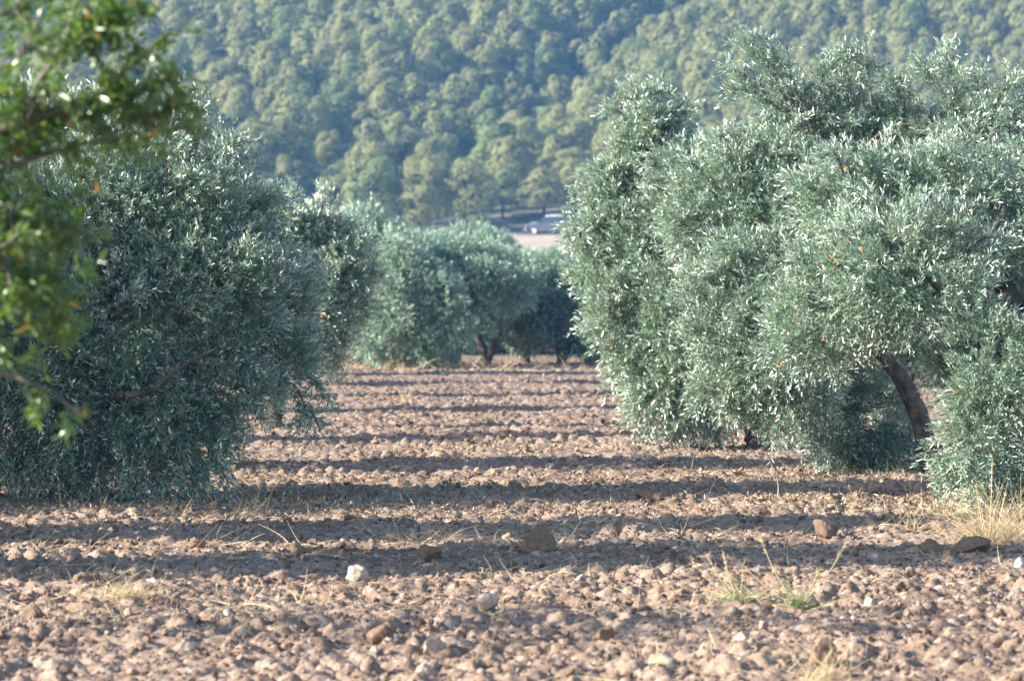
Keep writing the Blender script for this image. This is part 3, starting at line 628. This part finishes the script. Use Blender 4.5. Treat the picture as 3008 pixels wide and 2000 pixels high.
# ------------------------------------------------------------------ pines on the hillside
def pine_mesh(seed, blades_n=5200, bl=(.34, .07), far=False):
    """unit-ish pine: crown about 6 m wide, 8 m tall; returns trunk and crown meshes data"""
    g = np.random.default_rng(seed); lobes = []
    n = g.integers(9, 14); H = 8.0
    for k in range(n):
        t = (k+.5)/n; zz = 2.0+(H-2.9)*t; rr = 1.75*math.sqrt(max(0, 1-((t-.35)/.72)**2))*g.uniform(.5, 1.1)
        a = k*2.399+g.uniform(-.4, .4); s = g.uniform(.95, 1.6)*(1.08-.40*t)
        lobes.append((np.array([math.cos(a)*rr, math.sin(a)*rr, zz]), np.array([s, s, s*.85])))
    cs = np.array([l[0] for l in lobes]); rs = np.array([l[1] for l in lobes])
    T = blades_n//8; k = g.integers(0, n, T); d = norm(g.normal(0, 1, (T, 3))+[0, 0, .35])
    kd = norm(g.normal(0, 1, (9, 3))); kk = (d@kd.T).max(1)
    P = cs[k]+d*rs[k]*(g.uniform(.7, 1, T)**.5*(.8+.25*np.clip((kk-.6)/.4, 0, 1)))[:, None]
    q = (((P[:, None]-cs[None])/rs[None])**2).sum(-1); q[np.arange(T), k] = 9
    m = q.min(1) > .55; P = P[m]; D = d[m]+[0, 0, .6]; NN = norm(d[m]+1.4*(P-[0, 0, 4.2])/[2.6, 2.6, 3.4])
    cr = leaf_field(P, D, 8, bl[0], bl[1], .22, spread=1.0, seed=seed, nrm_up=.2, N_=NN)
    parts = [tube(bez([(0, 0, -.6), (.1, 0, 1.5), (-.1, .1, 3.5), (.1, 0, 6.5)], 6), np.interp(np.linspace(0, 1, 19), [0, 1], [.19, .05]), 7, .05, seed)]
    for c in cs[::2]: parts.append(tube(bez([(0, 0, max(1.2, c[2]-1.2)), c*.55+[0, 0, c[2]*.35], c], 3), [.07]*3+[.05]*3+[.03], 4))
    return merge(parts), cr
PB, PC = [], []
raw = []
for s in range(9):
    tr, cr = pine_mesh(50+s, 17000, (.27, .065)); tm = mesh_np("pine trunk", *tr); tm.materials.append(M_PBARK)
    cm = mesh_np("pine crown", *cr, smooth=False); cm.materials.append(M_PINE_B if s % 4 == 3 else M_PINE); PB.append(tm); PC.append(cm)
for s in range(5):
    raw.append(pine_mesh(150+s, 4200, (.50, .16)))
front = [(760, 560, 330, 170), (850, 655, 445, 130), (985, 690, 500, 170), (1085, 695, 440, 180), (1170, 640, 350, 170), (1235, 700, 500, 150), (1365, 672, 458, 205), (1475, 645, 480, 130), (1600, 640, 490, 165), (1735, 620, 470, 170), (1850, 610, 450, 160), (1300, 560, 380, 140), (1420, 540, 370, 150), (1540, 520, 350, 150), (1680, 500, 330, 150)]
spots = []
def solve_d(py, px):
    """distance at which the hill ground shows on photo row py"""
    ds = np.arange(384, 640, .5); z = height_big((px-CX)/FPX*ds, ds); row = HY-(z-CAMH)/ds*FPX
    i = np.where(row < py)[0]; return float(ds[i[0]]) if len(i) else 620.0
for px, by, ty, wpx in front:
    d = solve_d(by, px); spots.append(((px-CX)/FPX*d, d, (by-ty)/FPX*d/8.0, wpx/FPX*d/5.6, True))
g = np.random.default_rng(77)
cell = {}
tries = 0
while tries < 90000:
    tries += 1
    d = 396+(590-396)*g.uniform()**.9; x = g.uniform(-1, 1)*(d*.118+11)
    t = (d-396)/200
    size = np.interp(d, [396, 430, 480, 540, 660], [1.0, .90, .70, .58, .52])*g.uniform(.75, 1.25)
    gap = 4.6*size*np.interp(d, [396, 440, 660], [1.32, 1.28, 1.22])
    px = CX+x/d*FPX; z = float(height_big(np.array([x]), np.array([d]))[0]); py = HY-(z-CAMH)/d*FPX
    if 900 < px < 1150 and 400 < py < 640 and g.uniform() < .93: continue       # open rocky bit
    if 640 < px < 800 and 390 < py < 520 and g.uniform() < .7: continue
    if px > 1400 and py > 625: continue
    if fbm(np.array([x/14]), np.array([d/16]), 2, 40)[0] < .10: continue
    ok = True; ci, cj = int(x//6), int(d//6)
    for a in (-1, 0, 1):
        for b in (-1, 0, 1):
            for (qx, qy, qs) in cell.get((ci+a, cj+b), ()):
                if (qx-x)**2+(qy-d)**2 < gap*gap*(.5+.5*qs/size)**2: ok = False
    for (qx, qy, sh, sw, _) in spots[:15]:
        if abs(qx-x) < 2.6*sw and -6 < d-qy < 2.5: ok = False
        if abs(qx-x) < 3.0*sw and d < qy and d > qy-25: ok = False
    if not ok: continue
    cell.setdefault((ci, cj), []).append((x, d, size)); spots.append((x, d, size*g.uniform(.9, 1.15), size*g.uniform(.9, 1.1), False))
inview = [s for s in spots if abs(s[0]/s[1]*FPX) < 1504+120*s[3] and HY-(float(height_big(s[0], s[1]))-CAMH)/s[1]*FPX > -30]
rest = [s for s in spots if s not in inview]
inview.sort(key=lambda s: s[1]/s[2]*(.0 if s[4] else 1)); indiv = inview[:300]; rest += inview[300:]
print("pines in view", len(inview), "total", len(spots))
flabels = ["pine at the left foot of the hill above the drooping olive crown", "narrow pine low on the hill beside the open rocky slope", "broad pine at the hill foot left of the shaded gully", "tall double crowned pine at the hill foot above the far olive row", "high rounded pine standing behind the double crowned one", "dark leaning pine just left of the big round pine", "big round pine at the hill foot, left of the sandy clearing", "slim pine right of the big round pine at the clearing's edge", "low spreading yellowish pine behind the sandy clearing, left of the vehicle", "pine above the vehicle, partly behind the silvery olive tree", "pine right of the vehicle, mostly hidden by the silvery olive tree",
           "mid slope pine above the dark leaning one", "mid slope pine above the big round pine", "mid slope pine above the slim pine", "mid slope pine above the yellowish spreading one"]
for i, (x, d, sh, sw, fr) in enumerate(indiv):
    v = i % 9; r = empty("pine_tree", (x, d, float(height_big(x, d))-.2), float(g.uniform(0, 6.28))); r.scale = (sw, sw, sh)
    if fr: tag(r, flabels[spots.index((x, d, sh, sw, fr))], "pine tree", "large pines along the foot of the hill")
    else: tag(r, "rounded grey-green pine among many on the wooded hillside", "pine tree", "pines covering the hillside")
    link("trunk", PB[v], None, r); link("crown", PC[v], None, r)
Vt, Ft, Vc, Fc = [], [], [], []
parts_c = []; parts_t = []
for i, (x, d, sh, sw, fr) in enumerate(rest):
    (tv, tf), (cv, cf) = raw[i % 5]; a = g.uniform(0, 6.28); ca, sa = math.cos(a), math.sin(a)
    M = np.array([[ca*sw, -sa*sw, 0], [sa*sw, ca*sw, 0], [0, 0, sh]]); o = np.array([x, d, float(height_big(x, d))-.2])
    parts_c.append((cv@M.T+o, cf))
V, F = merge(parts_c); tag(link("distant_forest", mesh_np("distant forest", V, F, smooth=False), M_PINE), "far pine wood on the upper hillside", "forest", kind="stuff")

# undergrowth on the hill
def undergrowth():
    g = np.random.default_rng(91); n = 2300
    d = np.where(g.uniform(0, 1, n) < .35, g.uniform(140, 385, n), g.uniform(385, 560, n)); x = g.uniform(-1, 1, n)*(d*.12+4); k = ~((x > -3) & (d < 404) & (d > 200)); x = x[k]; d = d[k]; n = len(x)
    z = height_big(x, d); m = 10; r = g.uniform(.2, .55, (n, 1, 1))
    o = norm(g.normal(0, 1, (n, m, 3)))*r; o[..., 2] = np.abs(o[..., 2])
    P = (np.stack([x, d, z], -1)[:, None]+o).reshape(-1, 3); D = o.reshape(-1, 3)/.4+[0, 0, .4]
    V, F = leaf_field(P, D, 5, .30, .09, .2, spread=1, seed=4)
    tag(link("undergrowth", mesh_np("undergrowth", V, F, smooth=False), M_SHRUB), "low scrub between the pines on the open slope", "scrub", kind="stuff")
undergrowth()
def shrub(px, d, top, wpx, seed, label, conical=False, mat=None):
    x = (px-CX)/FPX*d; z = float(height_big(x, d)); h = CAMH+(HY-top)/FPX*d-z; w = wpx/FPX*d/2; g = np.random.default_rng(seed)
    root = empty("shrub", (x, d, z)); tag(root, label, "shrub", "shrubs behind the far olive trees"); lobes = []
    for k in range(9):
        t = (k+.5)/9; rr = w*(1-t*.85 if conical else .75)*g.uniform(.3, .8); a = k*2.4; s = w*(.55-.35*t if conical else .45)
        lobes.append((np.array([math.cos(a)*rr, math.sin(a)*rr, h*(.12+.78*t)]), np.array([s, s, s*1.1+h*.04])))
    P, D = lobe_twigs(lobes, 26, seed, up=.6)
    link("stem", mesh_np("stem", *tube(bez([(0, 0, -.1), (.05, 0, h*.4), (0, 0, h*.85)], 5), np.linspace(.09, .02, 11), 6)), M_PBARK, root)
    link("foliage", mesh_np("shrub foliage", *leaf_field(P, D, 9, .26, .07, .25, spread=1, seed=seed), smooth=False), mat or M_SHRUB, root)
shrub(1385, 300, 650, 110, 1, "conical young tree rising between the far olive tops left of the clearing", True, M_PINE_B)
shrub(1310, 290, 690, 90, 2, "low yellow-green bush between the far olive tops, left of the conical young tree")
shrub(1408, 372, 640, 60, 3, "small dark bush beside the blue bin at the clearing")
shrub(1055, 250, 655, 60, 4, "olive green bush poking up behind the left end of the far row")

# ------------------------------------------------------------------ vehicle and bin at the clearing
def simple_mat(name, col, rough=.4, metal=0, coat=0):
    m, N, L, P = new_mat(name); P.inputs["Base Color"].default_value = (*col, 1); P.inputs["Roughness"].default_value = rough; P.inputs["Metallic"].default_value = metal
    n = N.new("ShaderNodeTexNoise"); n.inputs["Scale"].default_value = 3; n.inputs["Detail"].default_value = 5
    r = ramp(N, [(.3, tuple(c*.9 for c in col)), (.7, tuple(min(1, c*1.08) for c in col))]); L.new(n.outputs["Fac"], r.inputs[0]); L.new(r.outputs[0], P.inputs["Base Color"])
    P.inputs["Coat Weight"].default_value = coat
    return m
M_CARD = simple_mat("shade-darkened car paint", (.012, .022, .045), .45, .0, .2); M_GLASS = simple_mat("car glass", (.02, .03, .045), .08); M_TYRE = simple_mat("tyre rubber", (.02, .02, .02), .8)  # body colour holds the car's shadowed side as dark blue
M_CHROME = simple_mat("pale metal", (.62, .64, .66), .3, .5); M_LAMP = simple_mat("lamp glass", (.75, .76, .78), .1); M_BIN = simple_mat("blue plastic", (.02, .20, .33), .5)
def prism(prof, y0, y1, inset=0.0, tumble=0.0):
    """side profile (x,z) swept from y0 to y1, with rounded shoulders"""
    n = len(prof); P = np.array(prof, float); zc = P[:, 1].max(); rings = []
    c = P.mean(0)
    for y, k in ((y0, .94), (y0+.09, 1), (y1-.09, 1), (y1, .94)):
        q = c+(P-c)*k; t = tumble*np.clip((q[:, 1]-.9), 0, None)
        yy = y+np.where(y < (y0+y1)/2, t, -t); rings.append(np.stack([q[:, 0], yy, q[:, 1]], 1))
    V = np.concatenate(rings); F = []
    for r in range(3):
        for i in range(n): j = (i+1) % n; F.append((r*n+i, r*n+j, (r+1)*n+j, (r+1)*n+i))
    return V, F, [tuple(range(n))[::-1], tuple(3*n+i for i in range(n))]
def poly_obj(name, V, F, mat, parent):
    me = bpy.data.meshes.new(name); me.from_pydata([tuple(map(float, v)) for v in V], [], F); me.update()
    o = link(name, me, mat, parent); b = o.modifiers.new("bevel", 'BEVEL'); b.width = .02; b.segments = 2; return o
def car():
    x0, d = (1625-CX)/FPX*396, 396.0
    root = empty("parked_car", (x0, d, float(height_big(x0, d))), R(-24)); root.scale = (1.05, 1.05, 1.05)
    tag(root, "car with pale front and shade-darkened paint on the clearing, half hidden by an olive tree", "car")
    body = [(-2.2, .35), (-2.25, .72), (-2.05, .95), (-1.25, 1.06), (1.9, 1.1), (2.2, .95), (2.22, .4), (1.75, .3), (-1.8, .3)]
    V, F, E = prism(body, -.88, .88); poly_obj("body", V, F+E, M_CARD, root)
    cab = [(-1.3, 1.04), (-.55, 1.60), (.1, 1.68), (1.45, 1.64), (2.0, 1.08)]
    V, F, E = prism(cab, -.80, .80, tumble=.22); c = poly_obj("cabin", V, F+E, M_GLASS, root)
    V, F, E = prism([(-.55, 1.62), (.1, 1.71), (1.45, 1.67), (1.4, 1.60), (-.5, 1.57)], -.66, .66); poly_obj("roof", V, F+E, M_CHROME, root)
    V, F, E = prism([(-2.0, .975), (-1.3, 1.085), (-1.3, 1.02), (-2.0, .9)], -.78, .78); poly_obj("bonnet", V, F+E, M_CHROME, root)
    V, F, E = prism([(-2.33, .36), (-2.33, .62), (-2.2, .66), (-2.2, .34)], -.86, .86); poly_obj("bumper", V, F+E, M_CHROME, root)
    V, F, E = prism([(-2.29, .68), (-2.24, .84), (-2.16, .84), (-2.16, .68)], -.36, .36); poly_obj("grille", V, F+E, M_TYRE, root)
    for s in (-1, 1):
        V, F, E = prism([(-2.28, .70), (-2.22, .88), (-2.1, .88), (-2.1, .70)], s*.6-.2, s*.6+.2); poly_obj("headlight", V, F+E, M_LAMP, root)
        V, F, E = prism([(-1.02, 1.08), (-.98, 1.2), (-.85, 1.2), (-.85, 1.08)], s*.95-.1, s*.95+.1); poly_obj("mirror", V, F+E, M_CARD, root)
        for xx in (-1.42, 1.42):
            t = np.linspace(0, 2*np.pi, 24, endpoint=False)
            ring = lambda r, y: np.stack([xx+r*np.cos(t), np.full(24, y), .33+r*np.sin(t)], 1)
            V = np.concatenate([ring(.2, s*.74), ring(.33, s*.74), ring(.33, s*.90), ring(.2, s*.90)]); F = [(r*24+i, r*24+(i+1) % 24, ((r+1) % 4)*24+(i+1) % 24, ((r+1) % 4)*24+i) for r in range(4) for i in range(24)]
            w_ = poly_obj("wheel", V, F, M_TYRE, root)
            V = np.concatenate([ring(.2, s*.76), ring(.2, s*.885)]); F = [(i, (i+1) % 24, 24+(i+1) % 24, 24+i) for i in range(24)]+[tuple(range(24)), tuple(range(24, 48))]
            poly_obj("rim", V, F, M_CHROME, w_)
car()
def bin_():
    d = 388.0; x = (1440-CX)/FPX*d; root = empty("waste_bin", (x, d, float(height_big(x, d))), .3); root.scale = (.7, .7, .65); tag(root, "small bright blue bin at the left end of the sandy clearing", "bin")
    V = []; 
    for z, s in ((.12, .38), (.2, .40), (1.0, .48), (1.03, .52), (1.08, .52)):
        for a in np.linspace(0, 2*np.pi, 16, endpoint=False)+.2:
            q = max(abs(math.cos(a)), abs(math.sin(a)))**.6; V.append((s*math.cos(a)/q, s*math.sin(a)/q, z))
    F = [(r*16+i, r*16+(i+1) % 16, (r+1)*16+(i+1) % 16, (r+1)*16+i) for r in range(4) for i in range(16)]+[tuple(range(16))[::-1]]
    poly_obj("body", V, F, M_BIN, root)
    V = []
    for z, s in ((1.085, .54), (1.15, .52), (1.24, .34)):
        for a in np.linspace(0, 2*np.pi, 16, endpoint=False)+.2:
            q = max(abs(math.cos(a)), abs(math.sin(a)))**.6; V.append((s*math.cos(a)/q, s*math.sin(a)/q, z))
    F = [(r*16+i, r*16+(i+1) % 16, (r+1)*16+(i+1) % 16, (r+1)*16+i) for r in range(2) for i in range(16)]+[tuple(range(16))[::-1], tuple(range(32, 48))]
    poly_obj("lid", V, F, M_BIN, root)
    for s in (-1, 1):
        V, F = tube([(s*.42, -.05, .1), (s*.42, .05, .1)], [.1, .1], 12); F = [tuple(map(int, f)) for f in F]+[tuple(range(12)), tuple(range(12, 24))]; poly_obj("wheel", V, F, M_TYRE, root)
bin_()

# ------------------------------------------------------------------ the air
def haze():
    x, y0, y1, z0, z1 = 330, -85, 1650, -8, 330
    V = [(-x, y0, z0), (x, y0, z0), (x, y1, z0), (-x, y1, z0), (-x, y0, z1), (x, y0, z1), (x, y1, z1), (-x, y1, z1)]
    F = [(0, 3, 2, 1), (4, 5, 6, 7), (0, 1, 5, 4), (1, 2, 6, 5), (2, 3, 7, 6), (3, 0, 4, 7)]
    me = bpy.data.meshes.new("haze"); me.from_pydata(V, [], F); me.update()
    m = bpy.data.materials.new("haze"); m.use_nodes = True; N = m.node_tree.nodes; N.clear()
    o = N.new("ShaderNodeOutputMaterial"); p = N.new("ShaderNodeVolumePrincipled"); p.inputs["Color"].default_value = (.17, .47, 1.0, 1); p.inputs["Density"].default_value = .00027; p.inputs["Anisotropy"].default_value = 0.0
    m.node_tree.links.new(p.outputs[0], o.inputs["Volume"])
    tag(link("haze", me, m), "thin blue haze in the air over the field and hill", "haze", kind="stuff")
haze()
